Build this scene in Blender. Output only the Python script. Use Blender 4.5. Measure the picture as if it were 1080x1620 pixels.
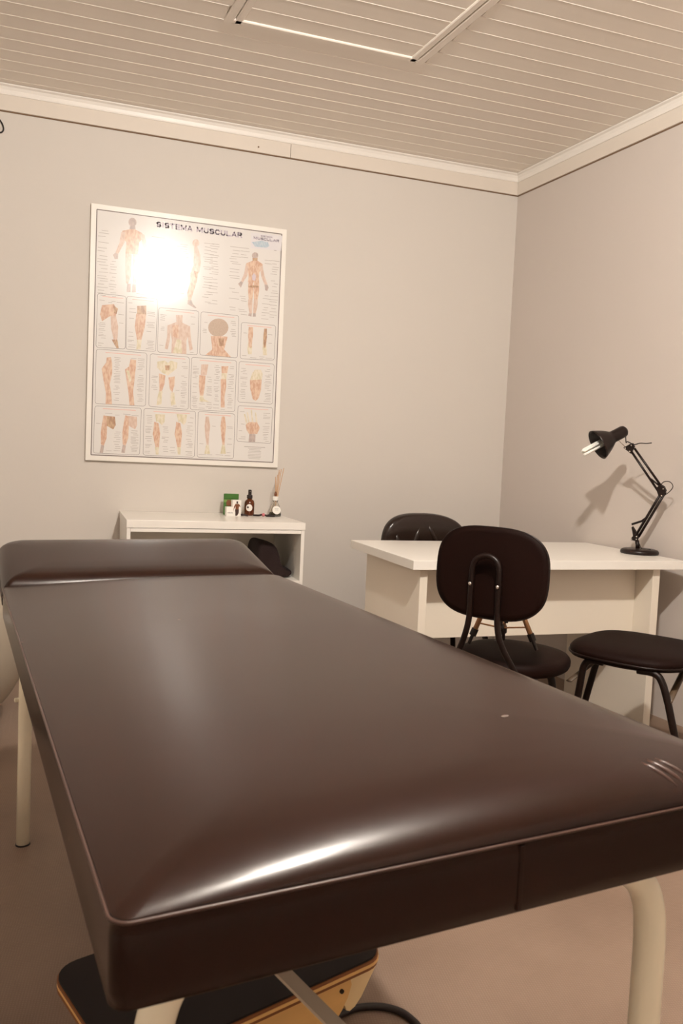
import bpy, bmesh, math, random
from mathutils import Vector, Matrix, noise
from math import pi, sin, cos, radians, sqrt
for o in list(bpy.data.objects): bpy.data.objects.remove(o, do_unlink=True)
S = bpy.context.scene
COL = S.collection
# ------------------------------------------------------------------ camera
cd = bpy.data.cameras.new('camera'); cam = bpy.data.objects.new('camera', cd); COL.objects.link(cam)
S.camera = cam
CZ = 1.08
yaw, pit, rol = radians(18.680), radians(-3.742), radians(2.549)
fw = Vector((sin(yaw)*cos(pit), cos(yaw)*cos(pit), sin(pit)))
rt = Vector((cos(yaw), -sin(yaw), 0)); up = rt.cross(fw)
r2 = cos(rol)*rt + sin(rol)*up; u2 = -sin(rol)*rt + cos(rol)*up
cam.matrix_world = Matrix(((r2.x, u2.x, -fw.x, 0), (r2.y, u2.y, -fw.y, 0), (r2.z, u2.z, -fw.z, CZ), (0, 0, 0, 1)))
cd.sensor_fit = 'VERTICAL'; cd.sensor_height = 36; cd.lens = 36*1283.6/1620
cd.clip_start = 0.02
cd.dof.use_dof = True; cd.dof.focus_distance = 3.6; cd.dof.aperture_fstop = 14.0
# ------------------------------------------------------------------ world, exposure
w = bpy.data.worlds.new('world'); S.world = w; w.use_nodes = True
w.node_tree.nodes['Background'].inputs[0].default_value = (0.02, 0.018, 0.016, 1)
w.node_tree.nodes['Background'].inputs[1].default_value = 1.0
S.view_settings.view_transform = 'Standard'; S.view_settings.look = 'None'
S.view_settings.gamma = 1; S.view_settings.use_curve_mapping = False
S.view_settings.exposure = 0.0
BULB_POS = (0.72, 1.00, 2.61); BULB_STRENGTH = 2400.0; BULB_COLOR = (1.0, 0.94, 0.87)
S.render.film_transparent = False

# ------------------------------------------------------------------ materials
def s2l(c): return tuple(((v/255)/12.92 if v/255 <= .04045 else (((v/255)+.055)/1.055)**2.4) for v in c)
def mat(name, rgb, rough=.5, metal=0, spec=.5, bump=None, var=0, vscale=5, coat=0, coat_r=.1, trans=0, ior=1.45, stretch=None, emit=None):
    m = bpy.data.materials.new(name); m.use_nodes = True
    nt = m.node_tree; b = nt.nodes['Principled BSDF']
    c = (*s2l(rgb), 1)
    b.inputs['Base Color'].default_value = c
    b.inputs['Roughness'].default_value = rough; b.inputs['Metallic'].default_value = metal
    b.inputs['Specular IOR Level'].default_value = spec
    b.inputs['Coat Weight'].default_value = coat; b.inputs['Coat Roughness'].default_value = coat_r
    b.inputs['Transmission Weight'].default_value = trans; b.inputs['IOR'].default_value = ior
    if emit: b.inputs['Emission Color'].default_value = (*emit[0], 1); b.inputs['Emission Strength'].default_value = emit[1]
    tc = nt.nodes.new('ShaderNodeTexCoord'); mp = nt.nodes.new('ShaderNodeMapping')
    nt.links.new(tc.outputs['Object'], mp.inputs['Vector'])
    if stretch: mp.inputs['Scale'].default_value = stretch
    if var:
        n = nt.nodes.new('ShaderNodeTexNoise'); n.inputs['Scale'].default_value = vscale; n.inputs['Detail'].default_value = 5
        nt.links.new(mp.outputs[0], n.inputs['Vector'])
        mx = nt.nodes.new('ShaderNodeMix'); mx.data_type = 'RGBA'
        mx.inputs['A'].default_value = (*[v*(1-var) for v in c[:3]], 1); mx.inputs['B'].default_value = (*[min(1, v*(1+var)) for v in c[:3]], 1)
        nt.links.new(n.outputs['Fac'], mx.inputs['Factor']); nt.links.new(mx.outputs['Result'], b.inputs['Base Color'])
    if bump:
        n2 = nt.nodes.new('ShaderNodeTexNoise'); n2.inputs['Scale'].default_value = bump[0]; n2.inputs['Detail'].default_value = 4
        nt.links.new(mp.outputs[0], n2.inputs['Vector'])
        bp = nt.nodes.new('ShaderNodeBump'); bp.inputs['Strength'].default_value = bump[1]; bp.inputs['Distance'].default_value = bump[2]
        nt.links.new(n2.outputs['Fac'], bp.inputs['Height']); nt.links.new(bp.outputs[0], b.inputs['Normal'])
    return m
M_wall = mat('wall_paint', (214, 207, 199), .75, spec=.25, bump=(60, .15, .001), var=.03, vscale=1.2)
M_ceil = mat('ceiling_pvc', (238, 229, 218), .38, spec=.4, var=.03, vscale=4, stretch=(.4, 6, 1))
M_trim = mat('trim_paint', (222, 212, 200), .5, var=.02)
M_wall2 = mat('side_wall_dimmed', (205, 195, 187), .75, spec=.25, bump=(60, .15, .001), var=.03, vscale=1.2)  # wall paint in a darker tone, imitating the weaker light on the right wall
M_crown = mat('crown_plastic', (236, 230, 222), .35)
M_crack = mat('crack_brown', (120, 95, 72), .9)  # brown for the crack line under the frieze and the screw head
M_white = mat('white_melamine', (243, 238, 230), .28, spec=.5, bump=(300, .05, .0003))
M_panel = mat('melamine_panel', (238, 228, 212), .4)
M_leg = mat('cream_enamel', (244, 234, 210), .25, spec=.6, var=.04, vscale=9)
M_strap = mat('beige_steel', (176, 158, 138), .5, var=.08, vscale=20)
M_black = mat('black_vinyl', (20, 6, 3), .6, spec=.1, bump=(400, .1, .0005))
M_blacks = mat('black_vinyl_soft', (36, 24, 19), .26, spec=.5, bump=(200, .1, .0005))
M_tube = mat('black_enamel_tube', (20, 7, 4), .38, spec=.3)
M_lamp = mat('black_lamp_enamel', (26, 13, 9), .35, spec=.4)
M_strut = mat('dull_brown_steel', (84, 66, 48), .5)
M_scuff = mat('pale_scuff', (104, 90, 82), .8)
M_chrome = mat('chrome', (220, 215, 210), .2, metal=1)
M_gold = mat('champagne_aluminium', (200, 150, 108), .4, metal=.25)
M_cfl = mat('bulb_glass_white', (250, 248, 240), .2)
M_wood = mat('birch_plywood', (226, 178, 112), .45, var=.12, vscale=6, stretch=(1, 1, 8))
M_ply = mat('plywood_edge', (128, 78, 42), .6, var=.5, vscale=60, stretch=(.02, .02, 3))
M_grip = mat('black_rubber_grip', (24, 12, 8), .8)
M_ball = mat('grey_ball_vinyl', (158, 146, 130), .22, spec=.5)
M_cord = mat('black_cord', (30, 18, 14), .5)
M_amber = mat('amber_glass', (105, 48, 12), .12, trans=.35, ior=1.5)
M_glass = mat('clear_glass', (245, 242, 236), .03, trans=1.0, ior=1.45)
M_liquid = mat('green_tint_liquid', (110, 105, 70), .1, trans=.5, ior=1.33)
M_label = mat('paper_label', (240, 236, 228), .6)
M_green = mat('green_carton', (62, 110, 40), .5)
M_green2 = mat('light_green_print', (110, 150, 70), .5)
M_brownp = mat('brown_print', (120, 70, 40), .5)
M_darkp = mat('dark_print', (60, 40, 35), .5)
M_greyp = mat('grey_print', (150, 145, 145), .5)
M_reed = mat('rattan_reed', (205, 160, 115), .7)
M_darkcloth = mat('dark_cloth', (30, 12, 10), .9, bump=(80, .5, .004))
M_pink = mat('pink_bead', (205, 120, 125), .4)
M_bulb = mat('lit_bulb', (255, 240, 220), .5, emit=(BULB_COLOR, BULB_STRENGTH))
# vinyl: base + sparse scuffs + cloth grain
def vinyl():
    m = mat('brown_vinyl', (38, 22, 17), .3, spec=.3, bump=(260, .08, .0004), stretch=(.35, 1.4, 1))
    nt = m.node_tree; b = nt.nodes['Principled BSDF']
    tc = nt.nodes.new('ShaderNodeTexCoord')
    v = nt.nodes.new('ShaderNodeTexVoronoi'); v.inputs['Scale'].default_value = 7; nt.links.new(tc.outputs['Object'], v.inputs['Vector'])
    r = nt.nodes.new('ShaderNodeMath'); r.operation = 'LESS_THAN'; r.inputs[1].default_value = .022; nt.links.new(v.outputs['Distance'], r.inputs[0])
    n = nt.nodes.new('ShaderNodeTexNoise'); n.inputs['Scale'].default_value = 2.5; n.inputs['Detail'].default_value = 6; nt.links.new(tc.outputs['Object'], n.inputs['Vector'])
    mx0 = nt.nodes.new('ShaderNodeMix'); mx0.data_type = 'RGBA'
    mx0.inputs['A'].default_value = (*s2l((27, 11, 5)), 1); mx0.inputs['B'].default_value = (*s2l((36, 16, 9)), 1)
    nt.links.new(n.outputs['Fac'], mx0.inputs['Factor'])
    mx = nt.nodes.new('ShaderNodeMix'); mx.data_type = 'RGBA'; mx.inputs['B'].default_value = (*s2l((120, 98, 84)), 1)
    nt.links.new(mx0.outputs['Result'], mx.inputs['A'])
    nt.links.new(r.outputs[0], mx.inputs['Factor']); nt.links.new(mx.outputs['Result'], b.inputs['Base Color'])
    rm = nt.nodes.new('ShaderNodeMapRange'); rm.inputs['To Min'].default_value = .21; rm.inputs['To Max'].default_value = .29
    nt.links.new(n.outputs['Fac'], rm.inputs['Value']); nt.links.new(rm.outputs[0], b.inputs['Roughness'])
    return m
M_vinyl = vinyl()
M_pipe = mat('vinyl_piping', (64, 42, 34), .35)
# woven floor covering
def floor_mat():
    m = mat('woven_floor_vinyl', (150, 132, 117), .55, spec=.35)
    nt = m.node_tree; b = nt.nodes['Principled BSDF']
    tc = nt.nodes.new('ShaderNodeTexCoord'); mp = nt.nodes.new('ShaderNodeMapping'); nt.links.new(tc.outputs['Object'], mp.inputs['Vector'])
    mp.inputs['Rotation'].default_value = (0, 0, .12)
    wv = []
    for d in ('X', 'Y'):
        t = nt.nodes.new('ShaderNodeTexWave'); t.bands_direction = d; t.inputs['Scale'].default_value = 55; t.inputs['Distortion'].default_value = 1.2
        t.inputs['Detail Scale'].default_value = 3
        nt.links.new(mp.outputs[0], t.inputs['Vector']); wv.append(t)
    mu = nt.nodes.new('ShaderNodeMath'); mu.operation = 'MULTIPLY'; nt.links.new(wv[0].outputs['Fac'], mu.inputs[0]); nt.links.new(wv[1].outputs['Fac'], mu.inputs[1])
    n = nt.nodes.new('ShaderNodeTexNoise'); n.inputs['Scale'].default_value = 3; n.inputs['Detail'].default_value = 8; nt.links.new(mp.outputs[0], n.inputs['Vector'])
    a = nt.nodes.new('ShaderNodeMath'); a.operation = 'MULTIPLY_ADD'; a.inputs[1].default_value = .3
    nt.links.new(mu.outputs[0], a.inputs[0]); nt.links.new(n.outputs['Fac'], a.inputs[2])
    mx = nt.nodes.new('ShaderNodeMix'); mx.data_type = 'RGBA'; mx.inputs['A'].default_value = (*s2l((106, 85, 71)), 1); mx.inputs['B'].default_value = (*s2l((146, 124, 107)), 1)
    nt.links.new(a.outputs[0], mx.inputs['Factor']); nt.links.new(mx.outputs['Result'], b.inputs['Base Color'])
    bp = nt.nodes.new('ShaderNodeBump'); bp.inputs['Strength'].default_value = .35; bp.inputs['Distance'].default_value = .001
    nt.links.new(mu.outputs[0], bp.inputs['Height']); nt.links.new(bp.outputs[0], b.inputs['Normal'])
    return m
M_floor = floor_mat()
def print_mat(name, rgb, rgb2=None, scale=60):
    m = mat(name, rgb, .5, spec=.3, coat=.68, coat_r=.165)
    if rgb2:
        nt = m.node_tree; b = nt.nodes['Principled BSDF']
        tc = nt.nodes.new('ShaderNodeTexCoord'); mp = nt.nodes.new('ShaderNodeMapping'); mp.inputs['Scale'].default_value = (1.8, 1, .8)
        nt.links.new(tc.outputs['Object'], mp.inputs['Vector'])
        n = nt.nodes.new('ShaderNodeTexNoise'); n.inputs['Scale'].default_value = scale; n.inputs['Detail'].default_value = 3
        nt.links.new(mp.outputs[0], n.inputs['Vector'])
        r = nt.nodes.new('ShaderNodeValToRGB'); r.color_ramp.elements[0].position = .38; r.color_ramp.elements[1].position = .62
        r.color_ramp.elements[0].color = (*s2l(rgb), 1); r.color_ramp.elements[1].color = (*s2l(rgb2), 1)
        nt.links.new(n.outputs['Fac'], r.inputs[0]); nt.links.new(r.outputs[0], b.inputs['Base Color'])
    return m
PR = {'sheet': print_mat('poster_paper', (228, 224, 220)), 'line': print_mat('print_black', (120, 108, 104)), 'txt': print_mat('print_grey_text', (184, 176, 170)),
      'red': print_mat('print_red_text', (232, 186, 172)), 'title': print_mat('print_violet', (190, 178, 192)),
      't': print_mat('print_skin', (212, 184, 166), (224, 202, 188)), 'o': print_mat('print_muscle', (208, 166, 142), (226, 198, 174)),
      'b': print_mat('print_brown', (172, 134, 108), (204, 172, 140)), 'w': print_mat('print_bone', (214, 204, 172), (232, 222, 204)),
      'g': print_mat('print_grey_skin', (182, 166, 160), (200, 182, 174)), 'h': print_mat('print_scalp', (190, 168, 150), (198, 176, 158), 200),
      'p': print_mat('print_lilac', (214, 200, 208)), 'u': print_mat('print_blue', (178, 196, 210), (200, 210, 216), 90), 'f': print_mat('print_box_tint', (226, 222, 224))}

# ------------------------------------------------------------------ helpers
def obj(name, bm, m, parent=None, smooth=False, bevel=0, seg=2, loc=None, rot=None, mods=None):
    bmesh.ops.recalc_face_normals(bm, faces=bm.faces[:])
    me = bpy.data.meshes.new(name); bm.to_mesh(me); bm.free()
    for mm in (m if isinstance(m, (list, tuple)) else [m]): me.materials.append(mm)
    if smooth:
        for p in me.polygons: p.use_smooth = True
    o = bpy.data.objects.new(name, me); COL.objects.link(o)
    if parent: o.parent = parent
    if loc: o.location = loc
    if rot: o.rotation_euler = rot
    if bevel:
        b = o.modifiers.new('bevel', 'BEVEL'); b.width = bevel; b.segments = seg; b.limit_method = 'ANGLE'; b.angle_limit = radians(40)
        b.harden_normals = False
    return o
def tag(o, label=None, cat=None, group=None, kind=None):
    if label: o['label'] = label
    if cat: o['category'] = cat
    if group: o['group'] = group
    if kind: o['kind'] = kind
    return o
def thing(name, label, cat, loc=(0, 0, 0), rz=0, group=None):
    o = bpy.data.objects.new(name, None); COL.objects.link(o); o.location = loc; o.rotation_euler = (0, 0, rz); o.empty_display_size = .05
    return tag(o, label, cat, group)
def box(bm, x0, x1, y0, y1, z0, z1, mx=None):
    vs = [bm.verts.new((x, y, z)) for z in (z0, z1) for x, y in ((x0, y0), (x1, y0), (x1, y1), (x0, y1))]
    for f in ((0, 3, 2, 1), (4, 5, 6, 7), (0, 1, 5, 4), (1, 2, 6, 5), (2, 3, 7, 6), (3, 0, 4, 7)): bm.faces.new([vs[i] for i in f])
    if mx:
        for v in vs: v.co = mx @ v.co
    return bm
def B(*a, **k): return box(bmesh.new(), *a, **k)
def prism(bm, pts, d0, d1, axis='y'):
    """extrude polygon; pts are (a,b) in the plane across axis"""
    def P(a, b, d): return {'y': (a, d, b), 'z': (a, b, d), 'x': (d, a, b)}[axis]
    A = [bm.verts.new(P(a, b, d0)) for a, b in pts]; C = [bm.verts.new(P(a, b, d1)) for a, b in pts]; n = len(pts)
    bm.faces.new(A); bm.faces.new(C[::-1])
    for i in range(n): bm.faces.new((A[i], C[i], C[(i+1) % n], A[(i+1) % n]))
    return bm
def smooth_path(pts, n=6):
    """Catmull-Rom"""
    P = [Vector(p) for p in pts]; P = [P[0]*2-P[1]]+P+[P[-1]*2-P[-2]]; out = []
    for i in range(1, len(P)-2):
        for k in range(n):
            t = k/n; a, b, c, d = P[i-1], P[i], P[i+1], P[i+2]
            out.append(.5*((2*b)+(c-a)*t+(2*a-5*b+4*c-d)*t*t+(3*b-a-3*c+d)*t**3))
    out.append(P[-2]); return out
def tube(bm, pts, r, n=14, cap=True, flat=None):
    pts = [Vector(p) for p in pts]; rs = r if isinstance(r, (list, tuple)) else [r]*len(pts)
    t0 = (pts[1]-pts[0]).normalized(); a = Vector((0, 0, 1)) if abs(t0.z) < .9 else Vector((1, 0, 0))
    u = t0.cross(a).normalized(); rings = []
    for i, p in enumerate(pts):
        t = ((pts[min(i+1, len(pts)-1)]-pts[max(i-1, 0)])).normalized()
        u = (u - t*u.dot(t)).normalized(); v = t.cross(u)
        fu, fv = flat if flat else (1, 1)
        rings.append([bm.verts.new(p+rs[i]*(fu*cos(2*pi*k/n)*u+fv*sin(2*pi*k/n)*v)) for k in range(n)])
    for A, C in zip(rings, rings[1:]):
        for k in range(n): bm.faces.new((A[k], A[(k+1) % n], C[(k+1) % n], C[k]))
    if cap: bm.faces.new(rings[0][::-1]); bm.faces.new(rings[-1])
    return bm
def T(pts, r, **k): return tube(bmesh.new(), pts, r, **k)
def lathe(bm, prof, n=32, mx=None):
    rings = []
    for r, z in prof:
        rings.append([bm.verts.new((r*cos(2*pi*k/n), r*sin(2*pi*k/n), z)) for k in range(n)] if r > 1e-6 else [bm.verts.new((0, 0, z))])
    for A, C in zip(rings, rings[1:]):
        for k in range(n):
            q = (k+1) % n
            if len(A) == 1 and len(C) == 1: continue
            if len(A) == 1: bm.faces.new((A[0], C[k], C[q]))
            elif len(C) == 1: bm.faces.new((A[k], A[q], C[0]))
            else: bm.faces.new((A[k], A[q], C[q], C[k]))
    if mx:
        for R_ in rings:
            for v in R_: v.co = mx @ v.co
    return bm
def L(prof, **k): return lathe(bmesh.new(), prof, **k)
def axis_matrix(origin, d):
    return Matrix.Translation(Vector(origin)) @ Vector(d).to_track_quat('Z', 'Y').to_matrix().to_4x4()
def grid_solid(bm, rows):
    """closed skin through equal-length loops; caps with n-gons"""
    R_ = [[bm.verts.new(p) for p in r] for r in rows]; n = len(R_[0])
    for A, C in zip(R_, R_[1:]):
        for k in range(n): bm.faces.new((A[k], A[(k+1) % n], C[(k+1) % n], C[k]))
    bm.faces.new(R_[0][::-1]); bm.faces.new(R_[-1]); return bm
def superellipse(rx, ry, e, n=48, cx=0, cy=0):
    out = []
    for i in range(n):
        t = 2*pi*i/n; c, s = cos(t), sin(t)
        out.append((cx+rx*math.copysign(abs(c)**(2/e), c), cy+ry*math.copysign(abs(s)**(2/e), s)))
    return out
PANELS= [[[114,1820],[246,1819],[249,1566],[112,1563]],[[249,1819],[396,1821],[394,1566],[252,1565]],[[402,1781],[598,1783],[598,1567],[402,1564]],[[609,1781],[800,1780],[800,1568],[609,1567]],[[814,1748],[993,1749],[992,1572],[815,1565]],[[114,1555],[352,1555],[352,1296],[114,1294]],[[368,1554],[559,1552],[562,1293],[368,1296]],[[569,1553],[797,1554],[796,1295],[571,1293]],[[810,1552],[993,1552],[992,1346],[810,1346]],[[812,1328],[993,1329],[992,1143],[812,1146]],[[114,1283],[333,1285],[330,1055],[111,1055]],[[345,1285],[599,1285],[600,1055],[347,1055]],[[611,1286],[798,1284],[799,1056],[613,1056]]]
FIGS=[["g",[[285,2176],[284,2166],[279,2158],[271,2153],[263,2152],[255,2155],[250,2162],[248,2171],[249,2180],[254,2188],[262,2193],[270,2194],[278,2191],[283,2184]]],["g",[[255,2157],[279,2160],[283,2133],[253,2131]]],["o",[[220,2127],[255,2138],[279,2141],[314,2127],[319,2105],[300,2082],[297,2032],[302,2023],[238,2022],[241,2075],[218,2097]]],["t",[[215,2119],[235,2124],[232,2074],[203,2013],[191,2019],[209,2071]]],["g",[[191,2019],[204,2015],[203,1991],[189,1989],[180,2008]]],["t",[[304,2126],[324,2121],[336,2077],[352,2028],[342,2022],[318,2070]]],["g",[[342,2027],[354,2029],[358,2004],[347,2000]]],["t",[[238,2022],[267,2021],[266,1953],[266,1918],[254,1879],[245,1880],[239,1945]]],["t",[[272,2021],[302,2023],[299,1952],[291,1883],[278,1882],[276,1954]]],["g",[[250,1880],[266,1880],[266,1841],[248,1840]]],["g",[[275,1880],[291,1881],[291,1843],[273,1841]]],["t",[[589,2115],[588,2106],[583,2099],[577,2094],[569,2093],[563,2096],[558,2102],[556,2110],[557,2119],[562,2126],[568,2131],[576,2132],[582,2129],[587,2123]]],["t",[[565,2094],[580,2096],[596,2058],[600,2017],[594,1975],[579,1953],[550,1960],[564,2003],[565,2044]]],["o",[[552,1971],[589,1970],[582,1923],[570,1880],[557,1832],[544,1833],[538,1866],[550,1919]]],["g",[[542,1833],[560,1833],[567,1815],[586,1798],[579,1795],[541,1812]]],["b",[[568,1977],[586,1974],[582,1943],[571,1947]]],["g",[[888,2089],[887,2082],[883,2076],[876,2072],[869,2071],[862,2073],[858,2078],[856,2086],[857,2093],[861,2099],[868,2103],[875,2104],[882,2102],[887,2097]]],["b",[[859,2074],[886,2077],[884,2061],[861,2058]]],["o",[[860,2061],[887,2064],[913,2049],[910,2027],[898,2010],[895,1978],[898,1957],[839,1951],[843,1977],[838,2003],[825,2023],[828,2044]]],["p",[[869,2001],[881,1987],[877,1963],[863,1964],[860,1985]]],["t",[[826,2039],[840,2024],[836,1982],[815,1948],[804,1952],[819,1991]]],["g",[[804,1952],[816,1948],[805,1920],[790,1938]]],["t",[[897,2031],[912,2043],[924,1992],[942,1951],[927,1947],[909,1985]]],["g",[[926,1949],[942,1950],[948,1936],[942,1918],[931,1921]]],["o",[[843,1962],[867,1959],[869,1912],[867,1869],[848,1867],[842,1909]]],["o",[[870,1959],[898,1962],[899,1915],[894,1872],[875,1870],[871,1912]]],["b",[[844,1933],[867,1939],[897,1939],[896,1931],[846,1925]]],["t",[[845,1867],[867,1869],[868,1838],[867,1795],[855,1794],[844,1841]]],["t",[[875,1870],[895,1872],[894,1840],[886,1797],[873,1796],[872,1843]]],["g",[[850,1796],[866,1798],[865,1782],[848,1784]]],["g",[[872,1799],[886,1800],[887,1784],[871,1782]]],["o",[[135,1765],[190,1776],[207,1749],[201,1722],[172,1716],[137,1689],[127,1721]]],["b",[[187,1771],[209,1756],[204,1729],[191,1734]]],["t",[[177,1719],[201,1722],[213,1669],[210,1608],[193,1607],[180,1659]]],["b",[[184,1606],[210,1608],[218,1567],[208,1566]]],["b",[[299,1778],[342,1784],[343,1742],[300,1738]]],["o",[[296,1741],[343,1742],[338,1681],[323,1615],[303,1613],[291,1676]]],["w",[[303,1616],[325,1617],[320,1569],[301,1569]]],["t",[[486,1753],[519,1755],[519,1718],[556,1704],[550,1659],[541,1631],[543,1566],[470,1564],[470,1631],[460,1672],[446,1698],[490,1719]]],["o",[[470,1700],[500,1706],[502,1641],[475,1645]]],["w",[[492,1633],[516,1635],[522,1567],[477,1564]]],["t",[[446,1698],[463,1679],[460,1623],[451,1581],[437,1584],[447,1643]]],["t",[[542,1707],[557,1705],[563,1646],[574,1592],[559,1584],[550,1631]]],["h",[[749,1716],[747,1701],[740,1688],[729,1677],[715,1669],[699,1665],[684,1666],[669,1671],[658,1680],[650,1692],[647,1706],[649,1720],[656,1733],[667,1744],[681,1752],[696,1756],[712,1755],[727,1750],[738,1741],[746,1729]]],["o",[[662,1666],[747,1670],[738,1634],[731,1605],[768,1569],[637,1569],[671,1600]]],["b",[[701,1657],[729,1660],[727,1622],[704,1620]]],["o",[[853,1728],[875,1730],[876,1690],[871,1626],[857,1625],[851,1683]]],["b",[[933,1727],[947,1729],[949,1686],[944,1632],[934,1631],[930,1684]]],["w",[[855,1656],[870,1658],[874,1628],[873,1593],[855,1591],[849,1621]]],["w",[[930,1663],[946,1664],[949,1629],[953,1594],[933,1592],[929,1627]]],["o",[[163,1518],[183,1522],[189,1492],[190,1444],[180,1390],[188,1353],[193,1295],[163,1294],[164,1346],[151,1407],[141,1464],[161,1494]]],["o",[[275,1519],[301,1517],[301,1486],[296,1418],[291,1360],[299,1297],[276,1296],[269,1358],[259,1415],[250,1468],[268,1483]]],["w",[[255,1463],[269,1464],[282,1417],[273,1407]]],["w",[[403,1518],[439,1526],[454,1515],[468,1528],[500,1521],[499,1492],[475,1470],[456,1454],[426,1466],[402,1489]]],["b",[[440,1502],[464,1504],[462,1479],[443,1478]]],["o",[[412,1461],[444,1453],[440,1409],[429,1374],[417,1373]]],["o",[[459,1444],[490,1452],[489,1407],[480,1372],[468,1386]]],["w",[[415,1373],[432,1374],[430,1340],[429,1310],[405,1304],[408,1338]]],["w",[[473,1372],[490,1373],[493,1344],[499,1315],[477,1306],[472,1332]]],["t",[[619,1521],[654,1524],[647,1470],[618,1468]]],["o",[[611,1467],[642,1467],[640,1415],[634,1367],[617,1366],[610,1422]]],["w",[[617,1366],[634,1367],[637,1350],[668,1337],[615,1336]]],["o",[[720,1520],[756,1523],[751,1488],[723,1485]]],["w",[[723,1485],[751,1488],[748,1457],[722,1455]]],["o",[[718,1455],[747,1457],[748,1417],[741,1367],[744,1314],[724,1313],[721,1410]]],["w",[[879,1497],[894,1516],[925,1518],[934,1496],[930,1460],[870,1461]]],["o",[[869,1461],[930,1468],[929,1420],[918,1373],[903,1357],[887,1366],[873,1416]]],["w",[[844,1287],[851,1287],[866,1238],[857,1237]]],["w",[[859,1296],[865,1297],[878,1238],[869,1238]]],["w",[[879,1310],[885,1310],[896,1239],[887,1239]]],["w",[[901,1298],[907,1299],[918,1241],[909,1240]]],["o",[[855,1232],[873,1248],[915,1248],[930,1221],[917,1189],[875,1187],[861,1207]]],["g",[[876,1187],[908,1186],[908,1147],[874,1146]]],["b",[[165,1238],[209,1236],[213,1195],[202,1174],[171,1190]]],["o",[[155,1240],[169,1236],[173,1178],[172,1130],[159,1091],[146,1100],[144,1157],[149,1201]]],["g",[[147,1097],[161,1093],[157,1057],[141,1058]]],["t",[[267,1244],[312,1242],[315,1201],[305,1180],[273,1196]]],["o",[[257,1246],[272,1242],[275,1184],[274,1135],[261,1095],[248,1105],[245,1163],[251,1207]]],["g",[[249,1102],[264,1098],[259,1061],[243,1063]]],["w",[[399,1260],[447,1261],[446,1223],[434,1207],[414,1226],[407,1220]]],["o",[[397,1222],[417,1216],[427,1167],[423,1098],[406,1097],[391,1161]]],["w",[[403,1097],[423,1098],[421,1061],[409,1061]]],["w",[[505,1267],[555,1267],[553,1229],[542,1213],[521,1232],[514,1226]]],["o",[[504,1228],[524,1222],[534,1173],[530,1103],[513,1102],[498,1166]]],["w",[[510,1102],[530,1103],[529,1066],[517,1065]]],["t",[[650,1263],[665,1264],[673,1217],[670,1161],[669,1121],[658,1121],[651,1166],[646,1215]]],["w",[[657,1121],[670,1121],[677,1076],[649,1075]]],["o",[[731,1268],[746,1269],[754,1221],[751,1166],[750,1125],[739,1125],[732,1170],[726,1220]]],["w",[[738,1125],[751,1125],[758,1080],[730,1079]]],["f",[[846,2200],[1010,2203],[1005,2128],[849,2122]]],["u",[[853,2152],[902,2166],[935,2162],[944,2145],[930,2134],[870,2132]]]]
# ================================================================== THE SETTING
YB, CEIL = 4.146, 2.7135
def wx(y): return 2.367 + .1065*(YB-y)          # inner face of the right wall
XL, YF = -1.6, -1.0
bm = B(XL-.1, wx(YF)+.15, YF-.1, YB+.1, -.1, 0); tag(obj('floor', bm, M_floor), 'grey-brown woven floor covering', kind='structure')
bm = B(XL-.1, wx(YB)+.3, YB, YB+.12, 0, CEIL+.05); tag(obj('wall_back', bm, M_wall), 'pale grey plastered wall behind the poster', kind='structure')
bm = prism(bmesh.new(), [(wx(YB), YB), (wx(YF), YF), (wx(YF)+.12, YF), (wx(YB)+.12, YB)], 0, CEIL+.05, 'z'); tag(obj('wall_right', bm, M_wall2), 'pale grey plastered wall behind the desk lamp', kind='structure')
bm = B(XL-.12, XL, YF-.1, YB, 0, CEIL+.05); tag(obj('wall_left', bm, M_wall), 'pale plastered wall', kind='structure')
bm = B(XL, wx(YF)+.12, YF-.12, YF, 0, CEIL+.05); tag(obj('wall_front', bm, M_wall), 'pale plastered wall behind the viewer', kind='structure')
# ceiling: backing slab and pvc planks
ceil = tag(obj('ceiling', B(XL-.1, wx(YF)+.15, YF-.1, YB+.1, CEIL+.006, CEIL+.08), M_ceil), 'ceiling of narrow off-white pvc planks', kind='structure')
PW = .0996; Y0 = 3.0744 - 41*PW
HX0, HX1, HY0, HY1 = .55, 1.31, 2.36, 3.185         # ceiling hatch (skewed with the right wall)
def hx(x, y): return x + .1065*(HY1-y)
def plank_mesh(x0, x1):
    bm = bmesh.new(); g = .003
    pr = [(.0001, .006), (.0001, .0), (.0012, -.0011), (.0036, -.0011), (.0050, 0), (PW-.0012, 0), (PW-.0001, .001), (PW-.0001, .006)]
    return prism(bm, pr, x0, x1, 'x')
cache = {}
def plank(x0, x1, y, par=ceil):
    k = (round(x0, 3), round(x1, 3))
    if k not in cache:
        o = obj('plank', plank_mesh(x0, x1), M_ceil, par); cache[k] = o
    else:
        o = cache[k].copy(); COL.objects.link(o)
    o.location = (0, y, CEIL); return o
y = Y0
while y < YB:
    if y+PW > HY0-.02 and y < HY1-.02:
        plank(XL, hx(HX0, y+PW/2)-.035, y); plank(hx(HX1, y+PW/2)+.035, wx(y)+.02, y)
    elif y+PW > YB: plank(XL, 2.4, y)
    elif y > 1.5: plank(XL, 2.68, y)
    else: plank(XL, 3.06, y)
    y += PW
for o in [o for o in ceil.children if o.location.y+PW > YB]:
    pass
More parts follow.
